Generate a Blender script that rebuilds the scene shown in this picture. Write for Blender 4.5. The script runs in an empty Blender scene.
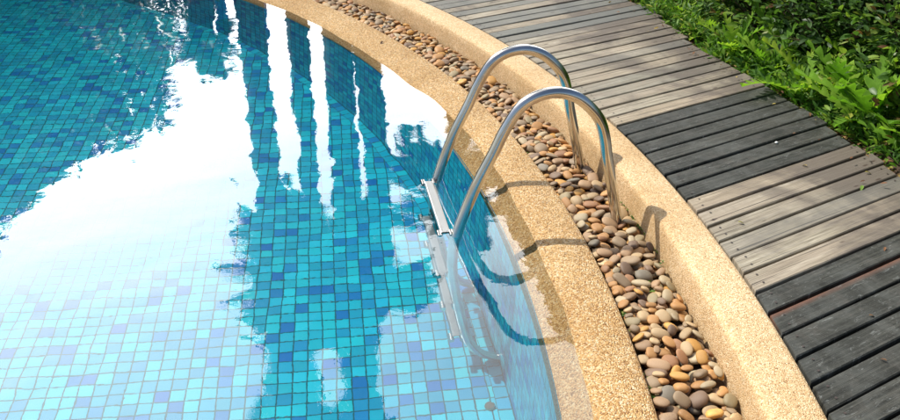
import bpy, math, random
import numpy as np
from mathutils import Vector, Matrix
S = bpy.context.scene
COL = S.collection
rnd = random.Random(7)
rng = np.random.default_rng(7)
R = math.radians
T = 0.06                                   # pitch of the pool mosaic, metres
CX, CY = -6.017, 1.813                     # centre of the round pool
R_WALL, R_FLOOR = 6.335, 6.305
R_COP, R_KERB0, R_KERB1, R_DECK0, R_DECK1 = 6.585, 6.838, 6.995, 7.004, 7.93

def P(a, r, z=0.0):
    return Vector((CX + r*math.cos(R(a)), CY + r*math.sin(R(a)), z))

# ------------------------------------------------------------------ helpers
def link(o, parent=None):
    COL.objects.link(o)
    if parent is not None: o.parent = parent
    return o
def tag(o, label=None, cat=None, group=None, kind=None):
    if label: o['label'] = label
    if cat: o['category'] = cat
    if group: o['group'] = group
    if kind: o['kind'] = kind
    return o
def empty(name, loc, rz=0):
    o = bpy.data.objects.new(name, None); o.location = loc; o.rotation_euler = (0, 0, rz)
    o.empty_display_size = .1
    return link(o)
def mesh_np(name, V, F, mats, parent=None, smooth=True, midx=None, attrs=None, uv=None, do_link=True):
    """V (n,3); F list of tuples or an (m,k) array."""
    me = bpy.data.meshes.new(name)
    V = np.asarray(V, dtype=np.float32)
    if isinstance(F, np.ndarray):
        m, k = F.shape
        me.vertices.add(len(V)); me.vertices.foreach_set('co', V.ravel())
        me.loops.add(m*k); me.loops.foreach_set('vertex_index', F.astype(np.int32).ravel())
        me.polygons.add(m)
        me.polygons.foreach_set('loop_start', (np.arange(m)*k).astype(np.int32))
        me.polygons.foreach_set('loop_total', np.full(m, k, dtype=np.int32))
    else:
        me.from_pydata(V.tolist(), [], F)
    if midx is not None: me.polygons.foreach_set('material_index', np.asarray(midx, dtype=np.int32))
    me.polygons.foreach_set('use_smooth', np.full(len(me.polygons), smooth))
    for an, (dom, arr) in (attrs or {}).items():
        arr = np.asarray(arr, dtype=np.float32)
        if arr.ndim == 2:
            at = me.attributes.new(an, 'FLOAT_COLOR', dom)
            at.data.foreach_set('color', np.c_[arr, np.ones(len(arr))].astype(np.float32).ravel())
        else:
            at = me.attributes.new(an, 'FLOAT', dom); at.data.foreach_set('value', arr)
    if uv is not None:
        l = me.uv_layers.new(name='UVMap')
        vi = np.empty(len(me.loops), dtype=np.int32); me.loops.foreach_get('vertex_index', vi)
        l.data.foreach_set('uv', np.asarray(uv, dtype=np.float32)[vi].ravel())
    for m_ in (mats if isinstance(mats, (list, tuple)) else [mats]): me.materials.append(m_)
    me.update(); me.validate()
    if not do_link: return me
    return link(bpy.data.objects.new(name, me), parent)

class MB:
    def __init__(s): s.v = []; s.f = []
    def add(s, v, f):
        n = len(s.v); s.v += [tuple(x) for x in v]; s.f += [tuple(i+n for i in q) for q in f]
    def tube(s, pts, rad, n=16, cap=True):
        pts = [Vector(p) for p in pts]
        rr = rad if isinstance(rad, (list, tuple)) else [rad]*len(pts)
        vs = []; fs = []
        up = None
        for i, p in enumerate(pts):
            t = (pts[min(i+1, len(pts)-1)] - pts[max(i-1, 0)]).normalized()
            if up is None:
                up = t.orthogonal().normalized()
            up = (up - t*up.dot(t)).normalized(); sd = t.cross(up)
            for k in range(n):
                a = 2*math.pi*k/n
                vs.append(p + up*math.cos(a)*rr[i] + sd*math.sin(a)*rr[i])
        for i in range(len(pts)-1):
            for k in range(n):
                fs.append((i*n+k, i*n+(k+1) % n, (i+1)*n+(k+1) % n, (i+1)*n+k))
        if cap:
            fs.append(tuple(range(n))[::-1]); fs.append(tuple(range((len(pts)-1)*n, len(pts)*n)))
        s.add(vs, fs)
    def box(s, c, ux, uy, uz, sx, sy, sz, b=0.0):
        c = Vector(c); vs = []
        ux, uy, uz = Vector(ux), Vector(uy), Vector(uz)
        # two-level bevelled box profile
        lv = [(-1, 1-b), (-1+b, 1), (1-b, 1), (1, 1-b)] if b else [(-1, 1), (1, 1)]
        for z, k in lv:
            for x, y in ((-1, -1), (1, -1), (1, 1), (-1, 1)):
                kx = 1-(1-k)*min(sz/sx, 1); ky = 1-(1-k)*min(sz/sy, 1)
                vs.append(c + ux*x*kx*sx/2 + uy*y*ky*sy/2 + uz*z*sz/2)
        fs = [(3, 2, 1, 0)]
        n = len(lv)
        for i in range(n-1):
            for k in range(4):
                fs.append((i*4+k, i*4+(k+1) % 4, (i+1)*4+(k+1) % 4, (i+1)*4+k))
        fs.append(tuple((n-1)*4+k for k in range(4)))
        s.add(vs, fs)
    def build(s, name, mat, parent=None, smooth=True):
        o = mesh_np(name, np.array(s.v), s.f, mat, parent, smooth)
        return o
def autosmooth(o, ang=40):
    """sharp edges by angle"""
    import bmesh
    bm = bmesh.new(); bm.from_mesh(o.data); bmesh.ops.recalc_face_normals(bm, faces=bm.faces)
    for e in bm.edges:
        if len(e.link_faces) == 2 and e.calc_face_angle(0) > R(ang): e.smooth = False
    bm.to_mesh(o.data); bm.free(); return o
def lathe(name, prof, mat, a0=0, a1=360, n=720, **kw):
    """ring about the pool's centre; prof = [(r, z)...] from the inside outward"""
    full = abs(a1-a0) >= 359.9
    A = np.radians(np.linspace(a0, a1, n+1))
    if full: A = A[:-1]
    pr = np.array(prof); k = len(pr); m = len(A)
    V = np.empty((m, k, 3))
    V[:, :, 0] = CX + np.cos(A)[:, None]*pr[None, :, 0]
    V[:, :, 1] = CY + np.sin(A)[:, None]*pr[None, :, 0]
    V[:, :, 2] = pr[None, :, 1]
    i = np.arange(m if full else m-1)[:, None]; j = np.arange(k-1)[None, :]
    ii = (i+1) % m
    F = np.stack([i*k+j, i*k+j+1, ii*k+j+1, ii*k+j], -1).reshape(-1, 4)
    return mesh_np(name, V.reshape(-1, 3), F, mat, **kw)

# ------------------------------------------------------------------ node helper
class NT:
    def __init__(s, name):
        s.m = bpy.data.materials.new(name); s.m.use_nodes = True; s.t = s.m.node_tree; s.t.nodes.clear()
        s.out = s.t.nodes.new('ShaderNodeOutputMaterial')
    def n(s, typ, ins=None, **kw):
        nd = s.t.nodes.new('ShaderNode'+typ)
        for k, v in kw.items(): setattr(nd, k, v)
        for k, v in (ins or {}).items():
            sk = nd.inputs[k]
            if isinstance(v, bpy.types.NodeSocket): s.t.links.new(v, sk)
            elif isinstance(v, bpy.types.Node): s.t.links.new(v.outputs[0], sk)
            else: sk.default_value = v
        return nd
    def math(s, op, a, b=0.0, c=0.0):
        nd = s.n('Math', {0: a, 1: b, 2: c}, operation=op); return nd.outputs[0]
    def vmath(s, op, a, b=(0, 0, 0)):
        return s.n('VectorMath', {0: a, 1: b}, operation=op).outputs[0]
    def ramp(s, fac, stops, interp='LINEAR'):
        nd = s.n('ValToRGB', {0: fac}); cr = nd.color_ramp; cr.interpolation = interp
        while len(cr.elements) < len(stops): cr.elements.new(.5)
        for e, (p, c) in zip(cr.elements, stops):
            e.position = p; e.color = (*c, 1) if len(c) == 3 else c
        return nd.outputs[0]
    def mix(s, fac, a, b, blend='MIX'):
        nd = s.n('Mix', data_type='RGBA', blend_type=blend)
        for k, v in ((0, fac), (6, a), (7, b)):
            if isinstance(v, bpy.types.NodeSocket): s.t.links.new(v, nd.inputs[k])
            else: nd.inputs[k].default_value = v if k == 0 else ((*v, 1) if len(v) == 3 else v)
        return nd.outputs[2]
    def noise(s, vec, scale, detail=2, rough=.5, dist=0.0):
        return s.n('TexNoise', {'Vector': vec, 'Scale': scale, 'Detail': detail, 'Roughness': rough, 'Distortion': dist}).outputs[0]
    def bump(s, h, strength, dist):
        return s.n('Bump', {'Height': h, 'Strength': strength, 'Distance': dist}).outputs[0]
    def surf(s, sh):
        s.t.links.new(sh.outputs[0] if isinstance(sh, bpy.types.Node) else sh, s.out.inputs[0]); return s.m
    def obj(s): return s.n('TexCoord').outputs['Object']
    def pos(s): return s.n('NewGeometry').outputs['Position']
    def principled(s, base, rough=.5, nrm=None, **kw):
        ins = {'Base Color': base if isinstance(base, bpy.types.NodeSocket) else (*base, 1), 'Roughness': rough}
        if nrm is not None: ins['Normal'] = nrm
        ins.update({k.replace('_', ' '): v for k, v in kw.items()})
        return s.n('BsdfPrincipled', ins)

# ------------------------------------------------------------------ materials
def tile_ramp(N, rn):
    return N.ramp(rn, [(0, (.008, .64, .84)), (.34, (.004, .50, .72)), (.54, (.004, .39, .62)), (.74, (.003, .22, .55)), (.84, (.010, .59, .79)), (.94, (.004, .28, .60))], 'CONSTANT')
def tiles(name, kind):
    N = NT(name); pos = N.pos()
    if kind == 'floor':
        mp = N.n('Mapping', {'Vector': pos, 'Rotation': (0, 0, -.121), 'Scale': (1/T, 1/T, 0), 'Location': (4.173, -46.515+100, 0)}, vector_type='POINT').outputs[0]
        sx = N.n('SeparateXYZ', {0: mp}); gx, gy = sx.outputs[0], sx.outputs[1]
    d = N.vmath('SUBTRACT', pos, (CX, CY, 0)); sd = N.n('SeparateXYZ', {0: d})
    ang = N.math('ARCTAN2', sd.outputs[1], sd.outputs[0])
    px = N.math('MULTIPLY', ang, 6.30/T)
    if kind == 'floor':
        rad = N.math('SQRT', N.math('ADD', N.math('MULTIPLY', sd.outputs[0], sd.outputs[0]), N.math('MULTIPLY', sd.outputs[1], sd.outputs[1])))
        py = N.math('DIVIDE', N.math('SUBTRACT', rad, R_FLOOR-T*1.02), T)
        ins = N.math('GREATER_THAN', py, 0.0)
        def sel(a, b): return N.math('ADD', N.math('MULTIPLY', b, ins), N.math('MULTIPLY', a, N.math('SUBTRACT', 1.0, ins)))
        gx = sel(gx, px); gy = sel(gy, N.math('ADD', py, 500.0))
    else:
        gx = px; gy = N.math('DIVIDE', sd.outputs[2], T)
    def fr(a): return N.math('FRACT', a)
    fx, fy = fr(N.math('ADD', gx, 1000.0)), fr(N.math('ADD', gy, 1000.0))
    cell = N.n('CombineXYZ', {0: N.math('FLOOR', gx), 1: N.math('FLOOR', gy), 2: 3.0})
    wn = N.n('TexWhiteNoise', {0: cell.outputs[0]}, noise_dimensions='3D')
    ex = N.math('ABSOLUTE', N.math('SUBTRACT', fx, .5)); ey = N.math('ABSOLUTE', N.math('SUBTRACT', fy, .5))
    e = N.math('MAXIMUM', ex, ey)
    gr = N.n('MapRange', {0: e, 1: .446, 2: .466, 3: 0.0, 4: 1.0}).outputs[0]
    c = tile_ramp(N, wn.outputs[0])
    wc = N.n('SeparateColor', {0: wn.outputs[1]})
    hv = N.n('HueSaturation', {'Hue': N.math('ADD', N.math('MULTIPLY', wc.outputs[1], .024), .488), 'Value': N.math('ADD', N.math('MULTIPLY', wc.outputs[0], .22), .87), 'Color': c}).outputs[0]
    mott = N.ramp(N.noise(pos, 3.0, 4, .6), [(.3, (.88, .9, .9)), (.7, (1.05, 1.03, 1.03))])
    hv = N.mix(1.0, hv, mott, 'MULTIPLY')
    c2 = N.mix(gr, hv, (.012, .13, .16))
    h = N.math('SUBTRACT', 1.0, gr)
    return N.surf(N.principled(c2, .25, N.bump(h, .6, .002)))
M = {}
M['floor_tiles'] = tiles('pool_floor_mosaic', 'floor')
M['wall_tiles'] = tiles('pool_wall_mosaic', 'wall')

def aggregate(name, cols, sc=230, bs=.55):
    N = NT(name); p = N.pos()
    v = N.n('TexVoronoi', {'Vector': p, 'Scale': sc, 'Randomness': 1.0})
    vv = N.n('SeparateColor', {0: v.outputs['Color']}).outputs[0]
    c = N.ramp(vv, cols, 'LINEAR')
    n2 = N.noise(p, 60, 3, .6); n3 = N.noise(p, 2.2, 5, .62, .4)
    c = N.mix(1.0, c, N.ramp(n2, [(.3, (.86, .83, .78)), (.7, (1.1, 1.1, 1.1))]), 'MULTIPLY')
    c = N.mix(1.0, c, N.ramp(n3, [(.32, (.82, .76, .66)), (.62, (1.04, 1.04, 1.05))]), 'MULTIPLY')
    sp = N.n('SeparateXYZ', {0: p})
    # damp, algae-stained foot of the kerb face
    h = N.math('MULTIPLY', v.outputs['Distance'], sc*.9)
    nr = N.bump(N.math('SUBTRACT', 1.0, h), bs, .0016)
    nr2 = N.n('Bump', {'Height': N.noise(p, 9, 3, .6), 'Strength': .25, 'Distance': .01, 'Normal': nr}).outputs[0]
    return N.surf(N.principled(c, .7, nr2))
M['coping'] = aggregate('pebble_wash_golden', [(0, (.28, .13, .04)), (.2, (.52, .28, .095)), (.45, (.70, .42, .16)), (.7, (.79, .53, .235)), (.85, (.85, .66, .38)), (1, (.92, .82, .60))], 250)
M['kerb'] = aggregate('pebble_wash_cream', [(0, (.34, .19, .085)), (.12, (.57, .37, .175)), (.45, (.70, .49, .265)), (.8, (.76, .57, .34)), (1, (.86, .75, .54))], 280, .34)

def wood(name, dark):
    N = NT(name); uv = N.n('TexCoord').outputs['UV']
    at = N.n('Attribute', attribute_name='brd'); rv = at.outputs['Fac']
    sh = N.n('CombineXYZ', {0: N.math('MULTIPLY', rv, 37.0), 1: N.math('MULTIPLY', rv, 91.0), 2: N.math('MULTIPLY', rv, 17.0)}).outputs[0]
    p = N.vmath('ADD', uv, sh)
    g1 = N.noise(N.vmath('MULTIPLY', p, (3.0, 95.0, 1)), 1.0, 5, .65, .3)
    g2 = N.noise(N.vmath('MULTIPLY', p, (9.0, 420.0, 1)), 1.0, 3, .6)
    g3 = N.noise(N.vmath('MULTIPLY', p, (2.2, 9.0, 1)), 1.0, 4, .6)
    wp = N.pos(); st = N.noise(wp, 2.3, 5, .62, .6); st2 = N.noise(wp, 14, 4, .7)
    if not dark:
        c = N.ramp(g1, [(.25, (.12, .10, .074)), (.42, (.262, .232, .175)), (.58, (.40, .362, .29)), (.78, (.55, .512, .425))])
        tone = N.ramp(rv, [(0, (.78, .76, .74)), (.2, (1.1, 1.05, 1.0)), (.4, (.85, .87, .88)), (.6, (1.18, 1.13, 1.06)), (.8, (.72, .76, .76)), (1, (1.02, .93, .84))])
        c = N.mix(1.0, c, tone, 'MULTIPLY')
        c = N.mix(1.0, c, N.ramp(g2, [(.3, (.55, .53, .5)), (.48, (1, 1, 1)), (.75, (1.18, 1.17, 1.15))]), 'MULTIPLY')
        c = N.mix(N.ramp(g3, [(.45, (0, 0, 0)), (.7, (.6, .6, .6))]), c, (.285, .228, .17))
        # dark weathering patches with their own shape, heavier towards the planted end
        sp = N.n('SeparateXYZ', {0: wp})
        dx = N.math('SUBTRACT', sp.outputs[0], CX); dy = N.math('SUBTRACT', sp.outputs[1], CY)
        rad = N.math('SQRT', N.math('ADD', N.math('MULTIPLY', dx, dx), N.math('MULTIPLY', dy, dy)))
        outer = N.n('MapRange', {0: rad, 1: 7.2, 2: 7.85, 3: -.03, 4: .20}).outputs[0]
        stx = N.math('ADD', N.math('ADD', st, outer), N.math('MULTIPLY', N.math('SUBTRACT', g1, .5), .45))
        c = N.mix(N.ramp(stx, [(.50, (0, 0, 0)), (.67, (.85, .85, .85))]), c, (.098, .080, .066))
        crk = N.noise(N.vmath('MULTIPLY', p, (1.3, 150.0, 1)), 1.0, 2, .5, .1)
        c = N.mix(N.ramp(crk, [(.33, (.9, .9, .9)), (.37, (0, 0, 0))]), c, (.05, .038, .03))
        gd = N.n('Attribute', attribute_name='grey').outputs['Fac']
        c = N.mix(N.math('MULTIPLY', gd, .72), c, (.135, .145, .135))
        knots = N.n('TexVoronoi', {'Vector': N.vmath('MULTIPLY', p, (4.5, 15.0, 1)), 'Scale': 1.0}).outputs['Distance']
        c = N.mix(N.ramp(knots, [(.05, (.9, .9, .9)), (.10, (0, 0, 0))]), c, (.05, .03, .022))
        ro = .72
    else:
        c = N.ramp(g1, [(.3, (.015, .0155, .0135)), (.5, (.034, .034, .029)), (.75, (.080, .078, .066))])
        tone = N.ramp(rv, [(0, (.7, .73, .73)), (.35, (1.2, 1.2, 1.16)), (.65, (.85, .88, .88)), (1, (1.15, 1.1, 1.02))])
        c = N.mix(1.0, c, tone, 'MULTIPLY')
        bl = N.noise(wp, 7.0, 5, .7, .8)
        c = N.mix(N.ramp(bl, [(.42, (0, 0, 0)), (.66, (.6, .6, .6))]), c, (.098, .104, .096))
        c = N.mix(N.ramp(N.noise(wp, 95, 3, .7), [(.66, (0, 0, 0)), (.74, (.5, .5, .5))]), c, (.24, .235, .21))
        scr = N.noise(N.vmath('MULTIPLY', p, (20.0, 70.0, 1)), 1.0, 6, .8, 1.5)
        c = N.mix(N.ramp(scr, [(.57, (0, 0, 0)), (.68, (.8, .8, .8))]), c, (.20, .21, .20))
        c = N.mix(N.ramp(st2, [(.5, (0, 0, 0)), (.75, (.35, .35, .35))]), c, (.12, .11, .095))
        rst = N.n('Attribute', attribute_name='rust').outputs['Fac']
        ro = N.n('MapRange', {0: bl, 1: .3, 2: .7, 3: .42, 4: .68}).outputs[0]; ro = N.math('ADD', ro, .14)
        c = N.mix(N.math('MULTIPLY', rst, N.ramp(g3, [(.38, (0, 0, 0)), (.55, (.75, .75, .75))])), c, (.20, .085, .05))
    hh = N.math('ADD', N.math('MULTIPLY', g1, .7), N.math('MULTIPLY', g2, .5))
    pn = N.principled(c, ro, N.bump(hh, .6, .004)); pn.inputs['Specular IOR Level'].default_value = .22 if dark else .4
    return N.surf(pn)
M['wood'] = wood('weathered_deck_wood', False)
M['black_wood'] = wood('black_painted_deck_wood', True)

def simple(name, col, rough=.6, metal=0.0, nsc=0, amt=.3, bump=0, **kw):
    N = NT(name); c = col; nr = None
    if nsc:
        n = N.noise(N.obj(), nsc, 5, .6)
        a = tuple(x*(1-amt) for x in col); b = tuple(min(1, x*(1+amt)) for x in col)
        c = N.ramp(n, [(.3, a), (.7, b)])
        if bump: nr = N.bump(n, .5, bump)
    return N.surf(N.principled(c, rough, nr, Metallic=metal, **kw))
M['soil'] = simple('damp_soil', (.075, .048, .03), .95, nsc=22, amt=.5, bump=.02)
M['dark_gap'] = simple('rusty_brown_bearer', (.10, .042, .022), .9, nsc=40, amt=.4, bump=.003)
M['screw'] = simple('rusty_screw', (.045, .03, .025), .6)
M['rubber'] = simple('white_rubber', (.72, .74, .70), .5, nsc=60, amt=.1)
M['bark'] = simple('palm_bark', (.085, .062, .045), .9, nsc=14, amt=.5, bump=.02)
M['plum_bark'] = simple('purple_brown_bark', (.07, .04, .06), .9, nsc=14, amt=.4, bump=.02)
M['skirt'] = simple('dry_hanging_fronds', (.055, .045, .028), .95, nsc=9, amt=.5)
M['blue'] = simple('blue_glazed_ceramic', (.02, .12, .55), .3, nsc=6, amt=.2)
M['stem'] = simple('woody_stem', (.09, .06, .035), .85, nsc=40, amt=.3)

N = NT('polished_steel')
o_ = N.obj()
sm = N.noise(o_, 5.0, 3, .6); fine = N.noise(N.vmath('MULTIPLY', o_, (60, 60, 900)), 1.0, 2, .5)
N.surf(N.principled(N.ramp(sm, [(.35, (.50, .485, .45)), (.7, (.70, .69, .665))]), N.n('MapRange', {0: sm, 1: .3, 2: .75, 3: .10, 4: .2}).outputs[0],
       N.bump(fine, .05, .0004), Metallic=1.0))
M['steel'] = N.m
N = NT('ribbed_steel_tread')
o_ = N.obj(); v = N.n('TexVoronoi', {'Vector': o_, 'Scale': 110.0}).outputs['Distance']
N.surf(N.principled((.62, .62, .60), .33, N.bump(v, .5, .0015), Metallic=1.0)); M['tread'] = N.m

M['inlet'] = simple('tan_inlet_plastic', (.62, .48, .33), .5, nsc=60, amt=.1)
M['dull_steel'] = simple('brushed_steel', (.42, .43, .42), .38, 1.0, nsc=30, amt=.08)
# pebble stone: one material reads the object's colour, one a face attribute
def stone(name, per_object):
    N = NT(name); o = N.obj() if per_object else N.pos()
    base = N.n('ObjectInfo').outputs['Color'] if per_object else N.n('Attribute', attribute_name='col').outputs['Color']
    n1 = N.noise(o, 45, 5, .65, .5); n2 = N.noise(o, 320, 3, .6)
    c = N.mix(1.0, base, N.ramp(n1, [(.3, (.70, .67, .63)), (.55, (1, .98, .92)), (.75, (1.22, 1.18, 1.06))]), 'MULTIPLY')
    c = N.mix(1.0, c, N.ramp(n2, [(.3, (.82, .82, .82)), (.7, (1.12, 1.12, 1.12))]), 'MULTIPLY')
    return N.surf(N.principled(c, .55, N.bump(N.math('ADD', n1, N.math('MULTIPLY', n2, .3)), .35, .002)))
M['stone_obj'] = stone('river_stone', True); M['stone_mass'] = stone('river_stone_bed', False)

def leafmat(name, cols, rough=.4, trans=.3, spec=.5):
    N = NT(name); r = N.n('Attribute', attribute_name='rnd').outputs['Fac']
    c = N.ramp(r, cols)
    c = N.mix(1.0, c, N.ramp(N.noise(N.obj(), 40, 3, .6), [(.3, (.82, .85, .8)), (.7, (1.12, 1.1, 1.1))]), 'MULTIPLY')
    p = N.principled(c, rough); p.inputs['Specular IOR Level'].default_value = spec
    tl = N.n('BsdfTranslucent', {'Color': N.mix(1.0, c, (1.7, 1.9, .8), 'MULTIPLY')})
    mx = N.n('MixShader', {0: trans}); N.t.links.new(p.outputs[0], mx.inputs[1]); N.t.links.new(tl.outputs[0], mx.inputs[2])
    return N.surf(mx)
M['shrub_leaf'] = leafmat('glossy_oval_leaf', [(0, (.024, .052, .015)), (.3, (.048, .105, .024)), (.6, (.095, .19, .04)), (.85, (.25, .35, .07)), (1, (.14, .07, .04))], .42, .34, .4)
M['fern_leaf'] = leafmat('fern_frond_green', [(0, (.09, .21, .025)), (.5, (.17, .33, .035)), (1, (.34, .47, .06))], .62, .38, .12)
M['cover_leaf'] = leafmat('low_plant_green', [(0, (.04, .10, .02)), (.5, (.09, .20, .03)), (.85, (.19, .31, .05)), (1, (.34, .35, .07))], .5, .32, .3)
M['palm_leaf'] = leafmat('palm_leaf_green', [(0, (.02, .05, .015)), (1, (.05, .10, .025))], .45, .15)
M['litter'] = leafmat('dead_leaf_litter', [(0, (.09, .045, .025)), (.4, (.18, .085, .045)), (.7, (.30, .18, .08)), (.92, (.42, .33, .08)), (1, (.14, .24, .04))], .7, .1, .2)

# water: clear refraction under a sky reflection that strengthens towards grazing view
def water_mat(name, deep):
    N = NT(name)
    p = N.pos()
    w1 = N.noise(N.vmath('MULTIPLY', p, (1.0, 1.0, 1)), 2.6, 2, .45, .2)
    w2 = N.noise(N.vmath('MULTIPLY', p, (1.0, 1.0, 1)), 11.0, 3, .5, .5)
    w3 = N.noise(N.vmath('MULTIPLY', p, (1.0, .8, 1)), 55.0, 2, .5, .8)
    sx = N.n('SeparateXYZ', {0: p}); 
    hgt = N.math('ADD', N.math('ADD', N.math('MULTIPLY', w1, .9), N.math('MULTIPLY', w2, .062)), N.math('MULTIPLY', w3, .007))
    nr = N.bump(hgt, 1.0, .005)
    fr = N.n('Fresnel', {'IOR': 1.33, 'Normal': nr})
    fac = N.math('MINIMUM', N.math('MULTIPLY', fr.outputs[0], 2.95), 1.0)
    rf = N.n('BsdfRefraction', {'Color': (.97, 1, 1, 1), 'IOR': 1.333, 'Roughness': 0.0, 'Normal': nr}) if deep else N.n('BsdfTransparent', {'Color': (.97, .97, .95, 1)})
    gl = N.n('BsdfAnisotropic', {'Color': (1, 1, 1, 1), 'Roughness': 0.0, 'Normal': nr})
    mx = N.n('MixShader', {0: fac}); N.t.links.new(rf.outputs[0], mx.inputs[1]); N.t.links.new(gl.outputs[0], mx.inputs[2])
    return N.surf(mx)
M['water'] = water_mat('pool_water', True); M['water_edge'] = water_mat('shallow_water', False)

# ------------------------------------------------------------------ world, sun, camera
SUN_AZ, SUN_EL = -65.0, 52.0
w = bpy.data.worlds.new('World'); S.world = w; w.use_nodes = True
nt = w.node_tree; bg = nt.nodes['Background']
sk = nt.nodes.new('ShaderNodeTexSky'); sk.sky_type = 'NISHITA'; sk.sun_disc = False
sk.sun_elevation = R(SUN_EL); sk.sun_rotation = R(SUN_AZ); sk.air_density = 1.0; sk.dust_density = 2.0
def wn_(typ, ins=None, **kw):
    nd = nt.nodes.new('ShaderNode'+typ)
    for k, v in kw.items(): setattr(nd, k, v)
    for k, v in (ins or {}).items():
        if isinstance(v, bpy.types.NodeSocket): nt.links.new(v, nd.inputs[k])
        else: nd.inputs[k].default_value = v
    return nd
gen = wn_('TexCoord').outputs['Generated']
# a bright white cloud bank beyond the pool on the sun's side, broken blue elsewhere
bank = wn_('VectorMath', {0: gen, 1: Vector((math.sin(R(-14))*math.cos(R(29)), math.cos(R(-14))*math.cos(R(29)), math.sin(R(29))))}, operation='DOT_PRODUCT').outputs['Value']
cn = wn_('TexNoise', {'Vector': wn_('Mapping', {'Vector': gen, 'Scale': (1, 1, 2.0)}).outputs[0], 'Scale': 2.2, 'Detail': 7.0, 'Roughness': .55}).outputs[0]
edge = wn_('Math', {0: bank, 1: wn_('Math', {0: cn, 1: .22}, operation='MULTIPLY').outputs[0]}, operation='ADD').outputs[0]
cover = wn_('MapRange', {0: edge, 1: .76, 2: .87, 3: 0.0, 4: 1.0}, interpolation_type='SMOOTHSTEP').outputs[0]
glow = wn_('VectorMath', {0: gen, 1: Vector((math.sin(R(-34))*math.cos(R(38)), math.cos(R(-34))*math.cos(R(38)), math.sin(R(38))))}, operation='DOT_PRODUCT').outputs['Value']
CLOUD = 20.5
gz = wn_('SeparateXYZ', {0: gen}).outputs[2]
lowb = wn_('MapRange', {0: gz, 1: .38, 2: .64, 3: 1.34, 4: .90}, interpolation_type='SMOOTHSTEP').outputs[0]
gl_ = wn_('MapRange', {0: glow, 1: .90, 2: 1.0, 3: 1.0, 4: 1.45}, interpolation_type='SMOOTHSTEP').outputs[0]
cb = wn_('Math', {0: wn_('Math', {0: lowb, 1: gl_}, operation='MULTIPLY').outputs[0], 1: CLOUD}, operation='MULTIPLY').outputs[0]
ccol = wn_('VectorMath', {0: (.985, 1.0, 1.02), 3: cb}, operation='SCALE').outputs[0]
mxw = wn_('Mix', data_type='RGBA')
nt.links.new(cover, mxw.inputs[0]); nt.links.new(sk.outputs[0], mxw.inputs[6]); nt.links.new(ccol, mxw.inputs[7])
nt.links.new(mxw.outputs[2], bg.inputs[0]); bg.inputs[1].default_value = .12
L = bpy.data.lights.new('sun', 'SUN'); L.energy = 5.0; L.angle = R(.53); L.color = (1, .95, .86)
L.cycles.is_caustics_light = True
so = link(bpy.data.objects.new('sun', L)); so['label'] = 'sun'
sd = Vector((math.sin(R(SUN_AZ))*math.cos(R(SUN_EL)), math.cos(R(SUN_AZ))*math.cos(R(SUN_EL)), math.sin(R(SUN_EL))))
so.rotation_euler = sd.to_track_quat('Z', 'Y').to_euler(); so.location = (0, 0, 12)

cam = bpy.data.cameras.new('camera'); co = link(bpy.data.objects.new('camera', cam)); S.camera = co
cam.sensor_width = 36; cam.lens = 36*865/900; cam.clip_start = .05; cam.clip_end = 2000
co.matrix_world = Matrix.Translation((0, 0, 28.1*T)) @ (Matrix.Rotation(math.pi/2-.508, 4, 'X') @ Matrix.Rotation(-.007, 4, 'Z'))
S.view_settings.view_transform = 'Standard'; S.view_settings.look = 'None'
S.view_settings.exposure = 0; S.view_settings.gamma = 1; S.view_settings.use_curve_mapping = False
S.render.engine = 'CYCLES'
S.cycles.max_bounces = 10; S.cycles.transmission_bounces = 8; S.cycles.glossy_bounces = 4; S.cycles.diffuse_bounces = 3
S.cycles.caustics_reflective = False; S.cycles.caustics_refractive = True
S.cycles.sample_clamp_indirect = 6; S.cycles.use_denoising = True

# ------------------------------------------------------------------ the setting
FZ = -18*T
def disc(name, r, z, mat, n=240):
    A = np.linspace(0, 2*np.pi, n, endpoint=False)
    V = [(CX, CY, z)] + [(CX+r*math.cos(a), CY+r*math.sin(a), z) for a in A]
    F = [(0, 1+i, 1+(i+1) % n) for i in range(n)]
    return mesh_np(name, V, F, mat)
o = tag(disc('pool_floor', R_FLOOR+.02, FZ, M['floor_tiles']), kind='structure'); o.cycles.is_caustics_receiver = True
o = tag(lathe('pool_wall', [(R_FLOOR, FZ-.01), (R_WALL, -.06)], M['wall_tiles'], n=720), kind='structure'); o.cycles.is_caustics_receiver = True
PA = [(R_WALL-.002, -.12), (R_WALL-.004, -.072), (R_WALL+.004, -.060), (6.36, -.042), (6.402, -.014), (6.414, .006), (6.48, .022), (6.57, .030), (6.582, .026), (6.588, .015), (6.588, -.08)]
PB = [(R_WALL-.002, -.12), (R_WALL-.004, -.035), (R_WALL+.002, -.020), (6.350, -.012), (6.362, .005), (6.43, .015), (6.48, .023), (6.57, .030), (6.582, .026), (6.588, .015), (6.588, -.08)]
o = tag(lathe('pool_coping', PA, M['coping'], n=1080), kind='structure')
cv = np.empty(len(o.data.vertices)*3, dtype=np.float32); o.data.vertices.foreach_get('co', cv); cv = cv.reshape(-1, len(PA), 3)
an = np.degrees(np.arctan2(cv[:, 0, 1]-CY, cv[:, 0, 0]-CX)); t_ = np.clip((an-19)/7, 0, 1)*np.clip((170-an)/20, 0, 1); t_ = (t_*t_*(3-2*t_))[:, None]
pa, pb = np.array(PA), np.array(PB)
wv = (.004*np.sin(np.radians(an)*31)+.003*np.sin(np.radians(an)*83+1))[:, None]*np.array([0, 0, 0, .5, 1, 1, .5, 0, 0, 0, 0])[None]   # hand-laid edge
rr_ = pa[None, :, 0]*(1-t_)+pb[None, :, 0]*t_+wv; zz_ = pa[None, :, 1]*(1-t_)+pb[None, :, 1]*t_
cv[:, :, 0] = CX+rr_*np.cos(np.radians(an))[:, None]; cv[:, :, 1] = CY+rr_*np.sin(np.radians(an))[:, None]; cv[:, :, 2] = zz_
o.data.vertices.foreach_set('co', cv.ravel()); o.data.update()
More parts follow.
